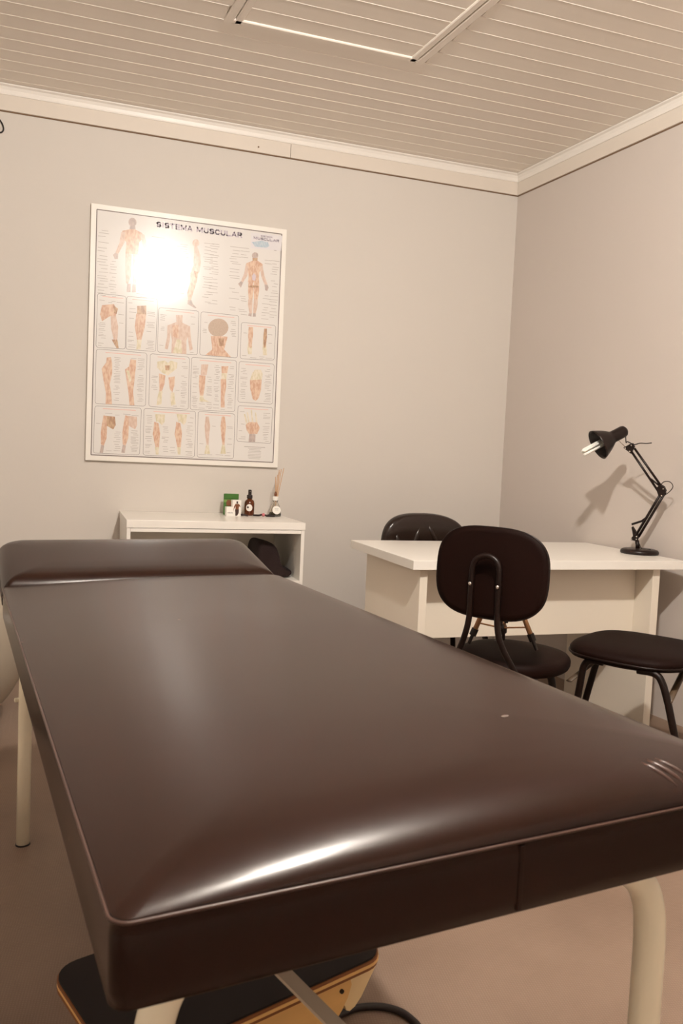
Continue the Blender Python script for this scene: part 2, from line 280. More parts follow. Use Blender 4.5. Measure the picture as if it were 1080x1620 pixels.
# hatch frame fixed to the ceiling (structure trim) and the lift-out hatch
h = thing('ceiling_hatch', 'square access hatch in the plank ceiling with a raised frame', 'hatch', (HX0, HY1, CEIL))
def hloc(x, y): return (hx(x, y)-HX0, y-HY1)
def strip(a, b, w0, w1, z0, z1, name, par, m=M_crown):
    """moulding from a to b (plan points), offset w0..w1 to the left of direction"""
    a = Vector((*a, 0)); b = Vector((*b, 0)); d = (b-a).normalized(); n = Vector((-d.y, d.x, 0))
    bm = bmesh.new()
    vs = [bm.verts.new(p+n*wv+Vector((0, 0, z))) for p in (a, b) for wv, z in ((w0, z1), (w1, z1), (w1, z0+.003), (w1-math.copysign(.004, w1-w0), z0), (w0+math.copysign(.004, w1-w0), z0), (w0, z0+.003))]
    n6 = 6
    bm.faces.new(vs[:6]); bm.faces.new(vs[6:][::-1])
    for i in range(6): bm.faces.new((vs[i], vs[6+i], vs[6+(i+1) % 6], vs[(i+1) % 6]))
    return obj(name, bm, m, par)
c = [hloc(HX0, HY1), hloc(HX1, HY1), hloc(HX1, HY0), hloc(HX0, HY0)]
for i in range(4):
    a, b = c[i], c[(i+1) % 4]
    strip(a, b, -.034, -.006, -.006, .004, 'inner_frame', h, M_ceil)
    if i in (1, 3): strip(a, b, -.002, .032, -.006, .004, 'outer_frame', h, M_ceil)
k = 0; y = Y0 + 36*PW
for j in range(10):
    yy = HY1-.03-(j+1)*PW*1.0
    if yy < HY0: break
    o = obj('plank', plank_mesh(hx(HX0, yy+PW/2)+.008-HX0, hx(HX1, yy+PW/2)-.008-HX0), M_ceil, h); o.location = (0, yy-HY1, .001)
# frieze boards, crown moulding, cracks
Z0F, Z1F = CZ+1.5216, CZ+1.592
def sweep_back(prof, x0, x1, name, m, lab=None, kind='structure', par=None):
    bm = prism(bmesh.new(), [(YB-d, z) for d, z in prof], x0, x1, 'x')
    o = obj(name, bm, m, par); tag(o, lab, kind=kind if not par else None); return o
def sweep_right(prof, y0, y1, name, m, lab=None, par=None):
    bm = bmesh.new(); n = len(prof); cn = Vector((-.9944, -.1059, 0))
    A = [bm.verts.new(Vector((wx(y1), y1, z))+cn*d) for d, z in prof]; C = [bm.verts.new(Vector((wx(y0), y0, z))+cn*d) for d, z in prof]
    bm.faces.new(A); bm.faces.new(C[::-1])
    for i in range(n): bm.faces.new((A[i], C[i], C[(i+1) % n], A[(i+1) % n]))
    o = obj(name, bm, m, par); tag(o, lab, kind='structure' if not par else None); return o
fr = [(0, Z0F), (.011, Z0F), (.012, Z0F+.002), (.012, Z1F), (0, Z1F)]
t1 = sweep_back(fr, XL, 1.0375, 'trim_1', M_trim, 'painted frieze board above the poster')
t2 = sweep_back(fr, 1.0395, 2.366, 'trim_2', M_trim, 'painted frieze board running into the corner')
t3 = sweep_right(fr, YF, YB-.012, 'trim_3', M_trim, 'painted frieze board on the wall beside the lamp')
cr = [(0, Z1F-.002), (.016, Z1F-.002), (.018, Z1F+.004), (.020, Z1F+.018), (.026, Z1F+.030), (.036, CEIL-.006), (.038, CEIL-.001), (0, CEIL-.0005)]
sweep_back(cr, XL, 2.362, 'trim_4', M_crown, 'white crown moulding along the far wall')
sweep_right(cr, YF, YB-.01, 'trim_5', M_crown, 'white crown moulding along the lamp wall')
ck = [(0, Z0F-.0045), (.003, Z0F-.0045), (.004, Z0F), (0, Z0F)]
sweep_back(ck, XL, 2.366, 'crack', M_crack, par=t1); sweep_right(ck, YF, YB-.003, 'crack', M_crack, par=t3)
obj('screw', L([(0, .003), (.004, .002), (.004, -.002)], n=10, mx=axis_matrix((.871, YB-.012, CZ+1.547), (0, -1, 0))), M_crack, t1)
# ceiling light (above and behind the frame)
cl = thing('ceiling_light', 'bare round bulb in a ceiling holder over the examination bed', 'ceiling light', (BULB_POS[0], BULB_POS[1], CEIL))
zb = BULB_POS[2]-CEIL
obj('holder', L([(0, 0), (.05, 0), (.05, -.012), (.024, -.02), (.02, zb+.065), (.0, zb+.065)]), M_crown, cl, smooth=False)
obj('bulb', L([(0, -.045)]+[(.045*sin(t), -.045*cos(t)) for t in [pi*i/12 for i in range(1, 10)]]+[(.018, .06), (0, .062)], mx=Matrix.Translation((0, 0, zb))), M_bulb, cl, smooth=True)

# ================================================================== EXAMINATION BED
HS = CZ-.336     # seam height
FL, FR, BR_, BL = Vector((.036, .570)), Vector((.735, .662)), Vector((.562, 2.145)), Vector((-.140, 2.030))
bed = thing('examination_bed', 'dark brown vinyl examination bed on cream tubular legs', 'examination bed', (.28, 1.35, 0))
BO = Vector((.28, 1.35, 0))
def quad(u, v): return (FL*(1-u)+FR*u)*(1-v)+(BL*(1-u)+BR_*u)*v
def loop(ins, z, quadf, rad, n=8, lu=.70, lv=1.47):
    """rounded-corner loop inset by ins metres"""
    pts = []; r = max(rad-ins*.6, .004)
    for cu, cv, a0 in ((1, 0, -90), (1, 1, 0), (0, 1, 90), (0, 0, 180)):
        cx = (ins+r) if cu == 0 else lu-ins-r; cy = (ins+r) if cv == 0 else lv-ins-r
        for k in range(n+1):
            a = radians(a0+90*k/n); pts.append((cx+r*cos(a), cy+r*sin(a)))
    # densify the straight sides
    out = []
    for i, p in enumerate(pts):
        q = pts[(i+1) % len(pts)]; out.append(p); dd = math.dist(p, q)
        m_ = int(dd/.09)
        for j in range(1, m_): out.append((p[0]+(q[0]-p[0])*j/m_, p[1]+(q[1]-p[1])*j/m_))
    return [Vector((*quadf(x/lu, y_/lv), z)) for x, y_ in out]
prof = [(.006, HS-.071), (.001, HS-.067), (0, HS-.055), (0, HS-.012), (.0015, HS-.002), (.0005, HS+.001), (.002, HS+.004), (.006, HS+.0085), (.013, HS+.013), (.023, HS+.0172), (.036, HS+.0208), (.052, HS+.0236), (.072, HS+.0256), (.10, HS+.0268), (.14, HS+.0273), (.2, HS+.0275), (.27, HS+.0276)]
def rounded_pad(prof, quadf, rad, lu, lv):
    cnt = len(loop(0, 0, quadf, rad, lu=lu, lv=lv)); rows = []
    base = None
    for ins, z in prof:
        # same topology: build at zero inset, then shrink toward the centre line
        pts = []
        ref = loop_raw(rad, lu, lv)
        for (x, y_) in ref:
            x2 = min(max(x, 0), lu); y2 = min(max(y_, 0), lv)
            fx = (lu/2-ins)/(lu/2); fy = (lv/2-ins)/(lv/2)
            uu = (lu/2+(x2-lu/2)*fx)/lu; zz = z if z <= HS+.001 else HS+(z-HS)*(.20+.86*(1-math.exp(-uu/.24))-.25*math.exp(-(1-uu)/.10))*(1.4-.4*y_/lv)
            pts.append(Vector((*quadf(uu, (lv/2+(y2-lv/2)*fy)/lv), zz)))
        rows.append(pts)
    return rows
def loop_raw(rad, lu, lv, n=8):
    pts = []
    for cu, cv, a0 in ((1, 0, -90), (1, 1, 0), (0, 1, 90), (0, 0, 180)):
        cx = rad if cu == 0 else lu-rad; cy = rad if cv == 0 else lv-rad
        for k in range(n+1):
            a = radians(a0+90*k/n); pts.append((cx+rad*cos(a), cy+rad*sin(a)))
    out = []
    for i, p in enumerate(pts):
        q = pts[(i+1) % len(pts)]; out.append(p); m_ = int(math.dist(p, q)/.08)
        for j in range(1, m_): out.append((p[0]+(q[0]-p[0])*j/m_, p[1]+(q[1]-p[1])*j/m_))
    return out
rows = rounded_pad(prof, quad, .016, .70, 1.47)
pad = obj('pad', grid_solid(bmesh.new(), [[p-BO for p in r] for r in rows]), M_vinyl, bed, smooth=True)
obj('piping', T([p-BO+Vector((0, 0, .0)) for p in rounded_pad([(-.0008, HS)], quad, .016, .70, 1.47)[0]]+[rounded_pad([(-.0008, HS)], quad, .016, .70, 1.47)[0][0]-BO], .0016, n=8), M_pipe, pad, smooth=True)
# folded joint on the near side, creases at the corner
jd = (FR-FL).normalized(); jn = Vector((jd.y, -jd.x))
jx = FL + jd*.362
bm = bmesh.new()
for dz0, dz1, wv in ((-.053, -.002, .006),):
    a = jx-jd*.006; b = jx+jd*.006
    vs = [bm.verts.new(Vector((*(jx+jd*a_+jn*b_), HS+z_))-BO) for z_ in (-.065, -.004) for a_, b_ in ((-.0045, -.003), (-.0025, .0012), (.0025, .0012), (.0045, -.003))]
    for f in ((0, 1, 2, 3), (7, 6, 5, 4), (0, 4, 5, 1), (1, 5, 6, 2), (2, 6, 7, 3), (3, 7, 4, 0)): bm.faces.new([vs[i] for i in f])
obj('side_joint', bm, M_vinyl, pad, bevel=.0008)
from mathutils.bvhtree import BVHTree
bv = BVHTree.FromPolygons([v.co[:] for v in pad.data.vertices], [p.vertices[:] for p in pad.data.polygons])
def on_pad(x, y, dz=0):
    h_ = bv.ray_cast(Vector((x-BO.x, y-BO.y, 2)), Vector((0, 0, -1))); return (h_[0] or Vector((x-BO.x, y-BO.y, HS)))+Vector((0, 0, dz))
for ax_, ay_, bx_, by_, r_ in ((.578, .688, .598, .656, .0030), (.588, .692, .610, .658, .0034), (.600, .694, .624, .660, .0026)):
    obj('crease', T([on_pad(ax_+(bx_-ax_)*t, ay_+(by_-ay_)*t, -r_*.35) for t in (0, .25, .5, .75, 1)], [r_*.5, r_, r_, r_*.8, r_*.4], n=10), M_pipe, pad, smooth=True)
for sx_, sy_, sr in ((.500, .836, .0042), (-.068, 1.459, .0035)):
    # small scuffs on the cover
    b0 = bmesh.new(); hit = None
    me_ = pad.data; best = min((v.co+BO for v in me_.vertices if v.co.z+BO.z > HS), key=lambda p: (p.x-sx_)**2+(p.y-sy_)**2)
    uu = .5; 
    from mathutils.bvhtree import BVHTree
    bv = BVHTree.FromPolygons([v.co[:] for v in me_.vertices], [p.vertices[:] for p in me_.polygons])
    h_ = bv.ray_cast(Vector((sx_-BO.x, sy_-BO.y, 2)), Vector((0, 0, -1)))
    if h_[0] is None: continue
    lathe(b0, [(0, .0006), (sr*.6, .0005), (sr, 0), (sr*.9, -.001), (0, -.001)], n=9, mx=Matrix.Translation(h_[0]) @ Matrix.Rotation(.3, 4, 'Z') @ Matrix.Diagonal((1.5, .7, 1, 1)))
    obj('scuff', b0, M_scuff, pad)
# headrest: hinged flap, tilted up
bdir = ((BL-FL).normalized()+(BR_-FR).normalized()).normalized()
HRL, TILT = .345, radians(11.5)
nB0, nB1 = BL + Vector((0, 0)), BR_
def hq(u, v):
    p = nB0*(1-u)+nB1*u; return p
hr = obj('headrest', bmesh.new(), M_vinyl, bed)
bpy.data.objects.remove(hr)
uax = (BR_-BL).normalized(); Wh = (BR_-BL).length
ex = Vector((uax.x, uax.y, 0)); ey = Vector((bdir.x*cos(TILT), bdir.y*cos(TILT), sin(TILT))); ez = ex.cross(ey).normalized()
org = Vector((BL.x, BL.y, HS+.012)) + Vector((bdir.x, bdir.y, 0))*.012
def hpad(prof, rad_near=.012, rad_far=.05):
    lu, lv = Wh, HRL; pts = []
    for cu, cv, a0, r in ((1, 0, -90, rad_near), (1, 1, 0, rad_far), (0, 1, 90, rad_far), (0, 0, 180, rad_near)):
        cx = r if cu == 0 else lu-r; cy = r if cv == 0 else lv-r
        for k in range(9):
            a = radians(a0+90*k/8); pts.append((cx+r*cos(a), cy+r*sin(a)))
    rows = []
    for ins, z in prof:
        rows.append([org+ex*(lu/2+(x-lu/2)*(lu/2-ins)/(lu/2))+ey*(lv/2+(y_-lv/2)*(lv/2-ins)/(lv/2))+ez*z-BO for x, y_ in pts])
    return rows
hr = obj('headrest', grid_solid(bmesh.new(), hpad([(.006, -.066), (.001, -.062), (0, -.05), (0, -.036), (.0012, -.027), (.0045, -.018), (.010, -.010), (.018, -.003), (.028, .002), (.045, .0055), (.08, .0075), (.12, .008)])), M_vinyl, bed, smooth=True)
tag(hr, 'tilted headrest flap')
pr_ = hpad([(-.0008, -.040)])[0]; obj('piping', T(pr_+[pr_[0]], .0016, n=8), M_pipe, hr, smooth=True)
bm = bmesh.new(); q0 = quad(.02, .94); q1 = quad(.98, .94); q2 = nB1+Vector((bdir.x, bdir.y))*.07-uax*.015; q3 = nB0+Vector((bdir.x, bdir.y))*.07+uax*.015
prism(bm, [(p.x-BO.x, p.y-BO.y) for p in (q0, q1, q2, q3)], HS-.084, HS-.068, 'z'); obj('gap_light_stop', bm, M_grip, bed)  # added board, blocks light leaking through the gap between pad and headrest
# base board and frame
def bp_(u, v, z): p = quad(u, v); return Vector((p.x, p.y, z))-BO
bm = bmesh.new(); zt, zb2 = HS-.0712, HS-.081
vs = [bm.verts.new(bp_(u, v, z)) for z in (zb2, zt) for u, v in ((.06, .05), (.94, .05), (.94, .99), (.06, .99))]
for f in ((0, 3, 2, 1), (4, 5, 6, 7), (0, 1, 5, 4), (1, 2, 6, 5), (2, 3, 7, 6), (3, 0, 4, 7)): bm.faces.new([vs[i] for i in f])
obj('base_board', bm, M_grip, bed)
RT = .0175; zr = HS-.0815-RT
LEG = {'nl': Vector((.079, .690, 0)), 'nr': Vector((.640, .728, 0)), 'fl': Vector((-.096, 2.285, 0)), 'fr': Vector((.468, 2.372, 0))}
def uframe(a, b, name='leg_frame'):
    a = a-BO; b = b-BO; d = (b-a).normalized(); zt_ = zr
    def bend(p, s):
        return [p+Vector((0, 0, .002)), p+Vector((0, 0, .3)), p+Vector((0, 0, zt_-.10)), p+d*s*.004+Vector((0, 0, zt_-.06)), p+d*s*.018+Vector((0, 0, zt_-.027)), p+d*s*.045+Vector((0, 0, zt_-.006)), p+d*s*.08+Vector((0, 0, zt_))]
    return bend(a, 1), bend(b, -1)
for p, q in (('nl', 'nr'), ('fl', 'fr')):
    A_, B2 = uframe(LEG[p], LEG[q])
    for P_ in (A_, B2):
        lg = obj('leg', T(P_[:2]+smooth_path(P_[2:], 5), RT, n=24), M_leg, bed, smooth=True)
        obj('foot_cap', L([(0, 0), (RT+.002, 0), (RT+.001, .004), (RT+.0002, .004), (RT+.0002, .002), (0, .002)], mx=Matrix.Translation((P_[0].x, P_[0].y, 0))), M_cord, lg)
    obj('cross_tube', T([A_[-1], B2[-1]], RT, n=24), M_leg, bed, smooth=True)
for p, q in (('nl', 'fl'), ('nr', 'fr')):
    a = LEG[p]-BO; b = LEG[q]-BO; s = .06 if p == 'nl' else -.06
    dd = (LEG['nr']-LEG['nl']).normalized()
    obj('rail', T([a+dd*s+Vector((0, 0, zr)), b+dd*s+Vector((0, 0, zr))], .012, n=12), M_leg, bed, smooth=True)
a, b = LEG['nl']-BO, LEG['nr']-BO
obj('stretcher', T([a+Vector((0, 0, .38)), b+Vector((0, 0, .38))], .011, n=12), M_leg, bed, smooth=True)
a, b = LEG['fl']-BO, LEG['fr']-BO
obj('stretcher', T([a+Vector((0, 0, .38)), b+Vector((0, 0, .38))], .011, n=12), M_leg, bed, smooth=True)
# flat diagonal brace
P1 = Vector((.0024, 1.15, CZ-.42))-BO; P2 = Vector((.394, .70, CZ-.70))-BO; dv = (P2-P1).normalized()
sd = Vector((.75, .55, -.25)); sd = (sd-dv*sd.dot(dv)).normalized(); nn = dv.cross(sd)
bm = bmesh.new()
vs = [bm.verts.new(p+sd*a_+nn*c_) for p in (P1, P2) for a_, c_ in ((-.013, -.0015), (.013, -.0015), (.013, .0015), (-.013, .0015))]
for f in ((0, 1, 2, 3), (7, 6, 5, 4), (0, 4, 5, 1), (1, 5, 6, 2), (2, 6, 7, 3), (3, 7, 4, 0)): bm.faces.new([vs[i] for i in f])
tag(obj('brace', bm, M_strap, bed), 'flat beige diagonal brace')
# fasteners on the far left leg
obj('clamp_screw', L([(0, .0), (.006, 0), (.006, .010), (0, .012)], n=10, mx=axis_matrix(LEG['fl']-BO+Vector((-RT, 0, .40)), (-1, -.3, 0))), M_leg, bed)

# ================================================================== BALANCE BOARD, HOSE, BALL
ba = math.atan2(.337, .941)
bb = thing('balance_board', 'wooden balance board with black grip top on the floor under the bed', 'balance board', (.588, 1.352, 0), ba)
Wd, Dp = .535, .30
def rrect(x0, x1, y0, y1, r, n=6):
    out = []
    for cx, cy, a0 in ((x1-r, y0+r, -90), (x1-r, y1-r, 0), (x0+r, y1-r, 90), (x0+r, y0+r, 180)):
        for k in range(n+1):
            a = radians(a0+90*k/n); out.append((cx+r*cos(a), cy+r*sin(a)))
    return out
for i in range(3):
    z0 = .139+i*.006
    obj('ply_layer', prism(bmesh.new(), rrect(-Wd+.004, .0+(.001*(i % 2)), 0-(.001*(i % 2)), Dp, .045), z0, z0+.0058, 'z'), [M_ply, M_wood, M_ply][i], bb)
obj('grip_top', prism(bmesh.new(), rrect(-Wd+.006, -.002, .002, Dp-.002, .045), .157, .161, 'z'), M_grip, bb)
arc = [(-.47, .139)]+[(-.278-.205*cos(a), .139-.137*sin(a)) for a in [pi*i/20 for i in range(1, 20)]]+[(-.082, .139)]
for yy in (.012, Dp-.03):
    rk = obj('rocker', prism(bmesh.new(), arc, yy, yy+.018, 'y'), M_wood, bb)
    obj('peg', L([(0, 0), (.004, 0), (.004, .004), (0, .004)], n=10, mx=axis_matrix((-.10 if yy < .1 else -.2, yy, .115), (0, -1, 0))), M_cord, rk)
obj('end_block', prism(bmesh.new(), [(-.078, .138), (-.006, .138), (-.045, .080), (-.060, .066), (-.072, .062), (-.080, .066), (-.086, .080)], .018, .034, 'y'), mat('pale_plywood', (236, 208, 158), .5, var=.06), bb)
hose = [(.36, 1.33, .009), (.44, 1.385, .009), (.523, 1.413, .009), (.559, 1.422, .009), (.603, 1.414, .009), (.634, 1.393, .009), (.649, 1.365, .009), (.654, 1.331, .009), (.64, 1.28, .009), (.60, 1.20, .009), (.50, 1.12, .009)]
o = obj('rubber_tube', T(smooth_path([Vector(p)-Vector((.36, 1.33, 0)) for p in hose], 6), .007, n=10), M_cord, smooth=True); o.location = (.36, 1.33, -.002)
tag(o, 'black rubber tube curled on the floor by the balance board', 'tube')
bc = Vector((-.458, 3.27, .325))
ball = thing('exercise_ball', 'large grey inflatable exercise ball on the floor left of the bed', 'ball', (bc.x, bc.y, 0))
bm = bmesh.new(); bmesh.ops.create_uvsphere(bm, u_segments=64, v_segments=40, radius=.325)
for v in bm.verts:
    zz = v.co.z/.325; ring = .0015*sin(zz*60) if abs(zz) < .8 else 0
    v.co *= (1+ring); v.co.z += .325
obj('ball_skin', bm, M_ball, ball, smooth=True)
obj('valve_plug', L([(0, .004), (.008, .003), (.01, 0)], n=12, mx=axis_matrix((0, -.326, .33), (0, -1, 0))), M_label, ball)

# ================================================================== CABINET AND WHAT STANDS ON IT
cx0, cx1, cy0, cy1, ct = .243, 1.050, 3.618, 4.143, CZ-.305
cab = thing('cabinet', 'low white melamine cabinet with an open compartment under the poster', 'cabinet', (.6465, 3.88, 0))
CO = Vector((.6465, 3.88, 0))
def cb(name, x0, x1, y0, y1, z0, z1, m=M_white, bv=.001, par=None):
    o = obj(name, B(x0-CO.x, x1-CO.x, y0-CO.y, y1-CO.y, z0, z1), m, par or cab, bevel=bv); return o
cb('top', cx0, cx1, cy0, cy1, ct-.034, ct, bv=.0015)
cb('side_panel', cx0+.002, cx0+.018, cy0+.004, cy1-.003, .004, ct-.0345); cb('side_panel', cx1-.018, cx1-.002, cy0+.004, cy1-.003, .004, ct-.0345)
cb('top_rail', cx0+.0185, cx1-.0185, cy0+.004, cy1-.003, ct-.052, ct-.036)
cb('shelf', cx0+.0185, cx1-.0185, cy0+.006, cy1-.003, .488, .504)
cb('back_panel', cx0+.0185, cx1-.0185, cy1-.012, cy1-.004, .03, ct-.053, M_panel)
cb('bottom_panel', cx0+.0185, cx1-.0185, cy0+.006, cy1-.013, .05, .066)
for s, (a, b) in enumerate(((cx0+.0195, .6455), (.6475, cx1-.0195))):
    d = cb('door', a, b, cy0+.004, cy0+.02, .068, .486)
    hx_ = b-.04 if s == 0 else a+.04
    cb('handle', hx_-.005, hx_+.005, cy0-.016, cy0+.003, .30, .42, M_chrome, .002, par=d)
# dark bag inside the compartment
bag = thing('dark_bag', 'slumped dark cloth bag inside the open cabinet compartment', 'bag', (.93, 3.85, .5045))
bm = bmesh.new()
outl = [(.84, .505), (.84, .60), (.852, .672), (.866, .684), (.89, .676), (.92, .668), (.942, .655), (.954, .63), (.966, .59), (.975, .56), (.99, .548), (1.012, .542), (1.026, .535), (1.026, .520), (1.01, .508), (.99, .505)]
ys = [3.70, 3.715, 3.76, 3.84, 3.92, 3.98, 4.0]; sc = [.8, .95, 1, 1, .97, .9, .75]
rows = [[Vector((.93+(x-.93)*s_, yy, .505+(z-.505)*s_+.004*noise.noise(Vector((x*30, yy*9, z*30)))))-Vector((.93, 3.85, .5045)) for x, z in outl] for yy, s_ in zip(ys, sc)]
o = obj('bag_body', grid_solid(bm, rows), M_darkcloth, bag, smooth=True)
ss = o.modifiers.new('s', 'SUBSURF'); ss.levels = 2; ss.render_levels = 2
obj('bag_strap', T(smooth_path([(-.03, -.12, .15), (-.01, -.135, .10), (.03, -.14, .06), (.05, -.13, .03), (.03, -.13, .012)], 5), .006, n=8), M_darkcloth, bag, smooth=True)
# green carton
CT = ct
g = thing('green_carton', 'small upright green carton leaning behind the white box', 'box', (.778, 4.045, CT), radians(-6))
obj('carton', B(-.036, .036, -.018, .018, 0, .104), M_green, g, bevel=.0015)
obj('print_band', B(-.0365, .0365, -.0186, -.0179, .062, .078), M_green2, g); obj('flap', B(-.036, .036, -.0195, -.018, .082, .108, mx=Matrix.Rotation(.05, 4, 'X')), M_green, g)
obj('jar_picture', L([(0, 0), (.011, 0), (.013, .02), (.009, .024), (.009, .03), (0, .03)], n=12, mx=Matrix.Translation((-.012, -.019, .045)) @ Matrix.Scale(.08, 4, (0, 1, 0))), M_brownp, g)
g = thing('white_product_box', 'small white box with a printed figure at the cabinet back', 'box', (.772, 3.955, CT), radians(6))
obj('carton', B(-.037, .037, -.015, .015, 0, .046), M_label, g, bevel=.001); obj('upper_carton', B(-.006, .037, -.0145, .015, .0455, .080), M_label, g, bevel=.001)
fig = bmesh.new()
def poly(bm, pts, y, m=0):
    f = bm.faces.new([bm.verts.new((a, y, b)) for a, b in pts]); f.material_index = m; return f
for pts, mi in (([(.008, .062), (.015, .060), (.022, .062), (.030, .056), (.033, .044), (.026, .05), (.024, .034), (.008, .034), (.008, .05), (.0, .034), (-.003, .022), (.0, .048)], 0), ([(.012, .062), (.020, .062), (.020, .074), (.012, .074)], 1), ([(.006, .034), (.026, .034), (.025, .016), (.018, .003), (.008, .003), (.008, .016)], 1)):
    poly(fig, pts, -.0156, mi)
obj('printed_figure', fig, [M_brownp, M_darkp], g)
lt = bmesh.new()
for k in range(5): box(lt, -.031+k*.0055, -.0275+k*.0055, -.0156, -.0151, .014, .019+.002*(k % 2))
obj('printed_words', lt, M_greyp, g)
# amber spray bottle
g = thing('spray_bottle', 'amber bottle with black spray top and round white label', 'bottle', (.868, 4.02, CT))
obj('glass_body', L([(0, 0), (.022, 0), (.025, .003), (.025, .062), (.022, .074), (.012, .082), (.011, .090), (0, .090)], n=32), M_amber, g, smooth=True)
obj('collar', L([(0, .086), (.0145, .086), (.0145, .102), (.010, .104), (0, .104)], n=24), M_cord, g)
obj('spray_head', L([(0, .104), (.0085, .104), (.0085, .126), (.007, .130), (0, .130)], n=20), M_cord, g); obj('nozzle', L([(0, 0), (.002, 0), (.002, .004), (0, .004)], n=10, mx=axis_matrix((-.001, -.008, .121), (0, -1, 0))), M_chrome, g)
def disc_label(r, R_, zc, ang, m, par, name='label', rings=6):
    bm = bmesh.new(); c0 = None
    vs = [[bm.verts.new((0, 0, 0))]]
    for i in range(1, rings+1):
        vs.append([bm.verts.new((r*i/rings*cos(2*pi*k/24), 0, r*i/rings*sin(2*pi*k/24))) for k in range(24)])
    for k in range(24): bm.faces.new((vs[0][0], vs[1][k], vs[1][(k+1) % 24]))
    for i in range(1, rings):
        for k in range(24): bm.faces.new((vs[i][k], vs[i+1][k], vs[i+1][(k+1) % 24], vs[i][(k+1) % 24]))
    for v in bm.verts:
        a = v.co.x/R_+ang; z = v.co.z; v.co = Vector((R_*sin(a), -R_*cos(a), zc+z))
    return obj(name, bm, m, par, smooth=True)
lb = disc_label(.0175, .0254, .040, -.25, M_label, g); disc_label(.005, .0257, .042, -.5, M_darkp, lb, 'emblem', 2)
# reed diffuser
g = thing('reed_diffuser', 'clear conical reed diffuser bottle with rattan sticks', 'diffuser', (.996, 4.0, CT))
obj('glass_body', L([(0, 0), (.030, 0), (.032, .003), (.031, .02), (.020, .058), (.012, .072), (.0115, .082), (.0095, .082), (.0095, .072), (.018, .057), (.029, .02), (.029, .005), (0, .004)], n=32), M_glass, g, smooth=True)
obj('oil', L([(0, .0045), (.0285, .0055), (.0285, .019), (0, .019)], n=32), M_liquid, g, smooth=True)
obj('cap', L([(.010, .080), (.0165, .080), (.0165, .100), (.006, .101), (.006, .096), (.010, .095)], n=24), M_label, g)
obj('cap_ring', L([(.0125, .078), (.0175, .078), (.0175, .081), (.0125, .081)], n=24), M_chrome, g)
bm = bmesh.new()
lb = obj('label', L([(0, .0012), (.0215, .0012), (.0215, 0), (0, 0)], n=28, mx=axis_matrix((0, -.0325, .033), (0, -.93, .36))), M_label, g)
lt = bmesh.new()
for k in range(3): box(lt, -.010+.002*(k % 2), .010-.002*(k % 2), -.0358+k*.0003, -.0352+k*.0003, .040-k*.007, .0412-k*.007)
obj('label_text', lt, M_greyp, lb)
for dx, dy, hh in ((.012, .0, .236), (.020, -.006, .24), (.034, .004, .245), (.006, .006, .21), (-.003, .0, .20), (.016, .012, .225)):
    obj('reed', T([(-.25*dx, -.25*dy, .01), (dx*.4, dy*.4, .11), (dx*1.15, dy, hh)], .0016, n=6), M_reed, g)
obj('reed_collar', L([(0, .101), (.006, .101), (.007, .112), (.003, .125), (0, .125)], n=12), M_brownp, g)
# cords, keys
g = thing('keyring_cord', 'black cord with pink bead lying between the two bottles', 'keyring', (.935, 3.965, CT))
obj('cord', T(smooth_path([(-.055, .01, .005), (-.03, -.008, .006), (-.01, .004, .009), (.01, -.004, .006), (.03, .0, .008), (.045, -.014, .005), (.025, -.012, .005), (.005, -.016, .004)], 5), .0046, n=8), M_cord, g, smooth=True)
bm = bmesh.new(); bmesh.ops.create_icosphere(bm, subdivisions=2, radius=.009, matrix=Matrix.Translation((-.008, -.006, .009))); obj('bead', bm, M_pink, g, smooth=True)
obj('tag', B(.02, .046, -.03, -.022, .0005, .004), M_cord, g, bevel=.001)
g = thing('dark_hair_clip', 'small dark clip lying between the white box and amber bottle', 'hair clip', (.824, 3.965, CT))
obj('clip_arm', T(smooth_path([(-.016, .006, .004), (0, -.002, .008), (.02, .0, .004)], 5), .004, n=8), M_cord, g, smooth=True); obj('clip_arm', T(smooth_path([(-.01, -.01, .004), (.008, -.012, .006), (.024, -.016, .003)], 5), .003, n=8), M_darkp, g, smooth=True)

# ================================================================== POSTER
px0, px1, pz0, pz1 = .075, 1.033, 1.019, 2.238
po = thing('anatomy_poster', 'large framed anatomy chart headed SISTEMA MUSCULAR on the far wall', 'poster', (.5545, YB, pz0))
PO = Vector((.5545, YB, pz0))
yf = -.020
obj('backing_board', B(px0-PO.x, px1-PO.x, yf, -.0008, 0, pz1-pz0), M_white, po, bevel=.0015)
sx0, sx1, sz0, sz1 = .0995, 1.0085, 1.044, 2.2135
obj('sheet', B(sx0-PO.x, sx1-PO.x, yf-.0006, yf+.0002, sz0-pz0, sz1-pz0), PR['sheet'], po)
def U(p, k=0): return Vector((p[0]/1000-PO.x, yf-.0008-k*.0002, p[1]/1000-pz0))
def seg(bm, a, b, w_, k=0):
    d = (b-a); L_ = d.length
    if L_ < 1e-6: return
    n = Vector((-d.z, 0, d.x))/L_*w_/2
    bm.faces.new([bm.verts.new(p) for p in (a-n, b-n, b+n, a+n)])
bm = bmesh.new()
C_ = [U((sx0*1000+2, sz0*1000+2)), U((sx1*1000-2, sz0*1000+2)), U((sx1*1000-2, sz1*1000-2)), U((sx0*1000+2, sz1*1000-2))]
for i in range(4): seg(bm, C_[i], C_[(i+1) % 4], .0045)
obj('border_line', bm, PR['line'], po)
for pn in PANELS:
    TL, TR, BR2, BL2 = [U(p) for p in pn]; bm = bmesh.new(); r = .010
    cs = [TL, TR, BR2, BL2]; path = []
    for i in range(4):
        p = cs[i]; a = (cs[i-1]-p).normalized(); b = (cs[(i+1) % 4]-p).normalized()
        for t in (0, .3, .6, 1): path.append(p+a*r*(1-t)**1.6+b*r*t**1.6)
    for i in range(len(path)): seg(bm, path[i], path[(i+1) % len(path)], .0016)
    obj('panel_outline', bm, PR['line'], po)
fills = {}
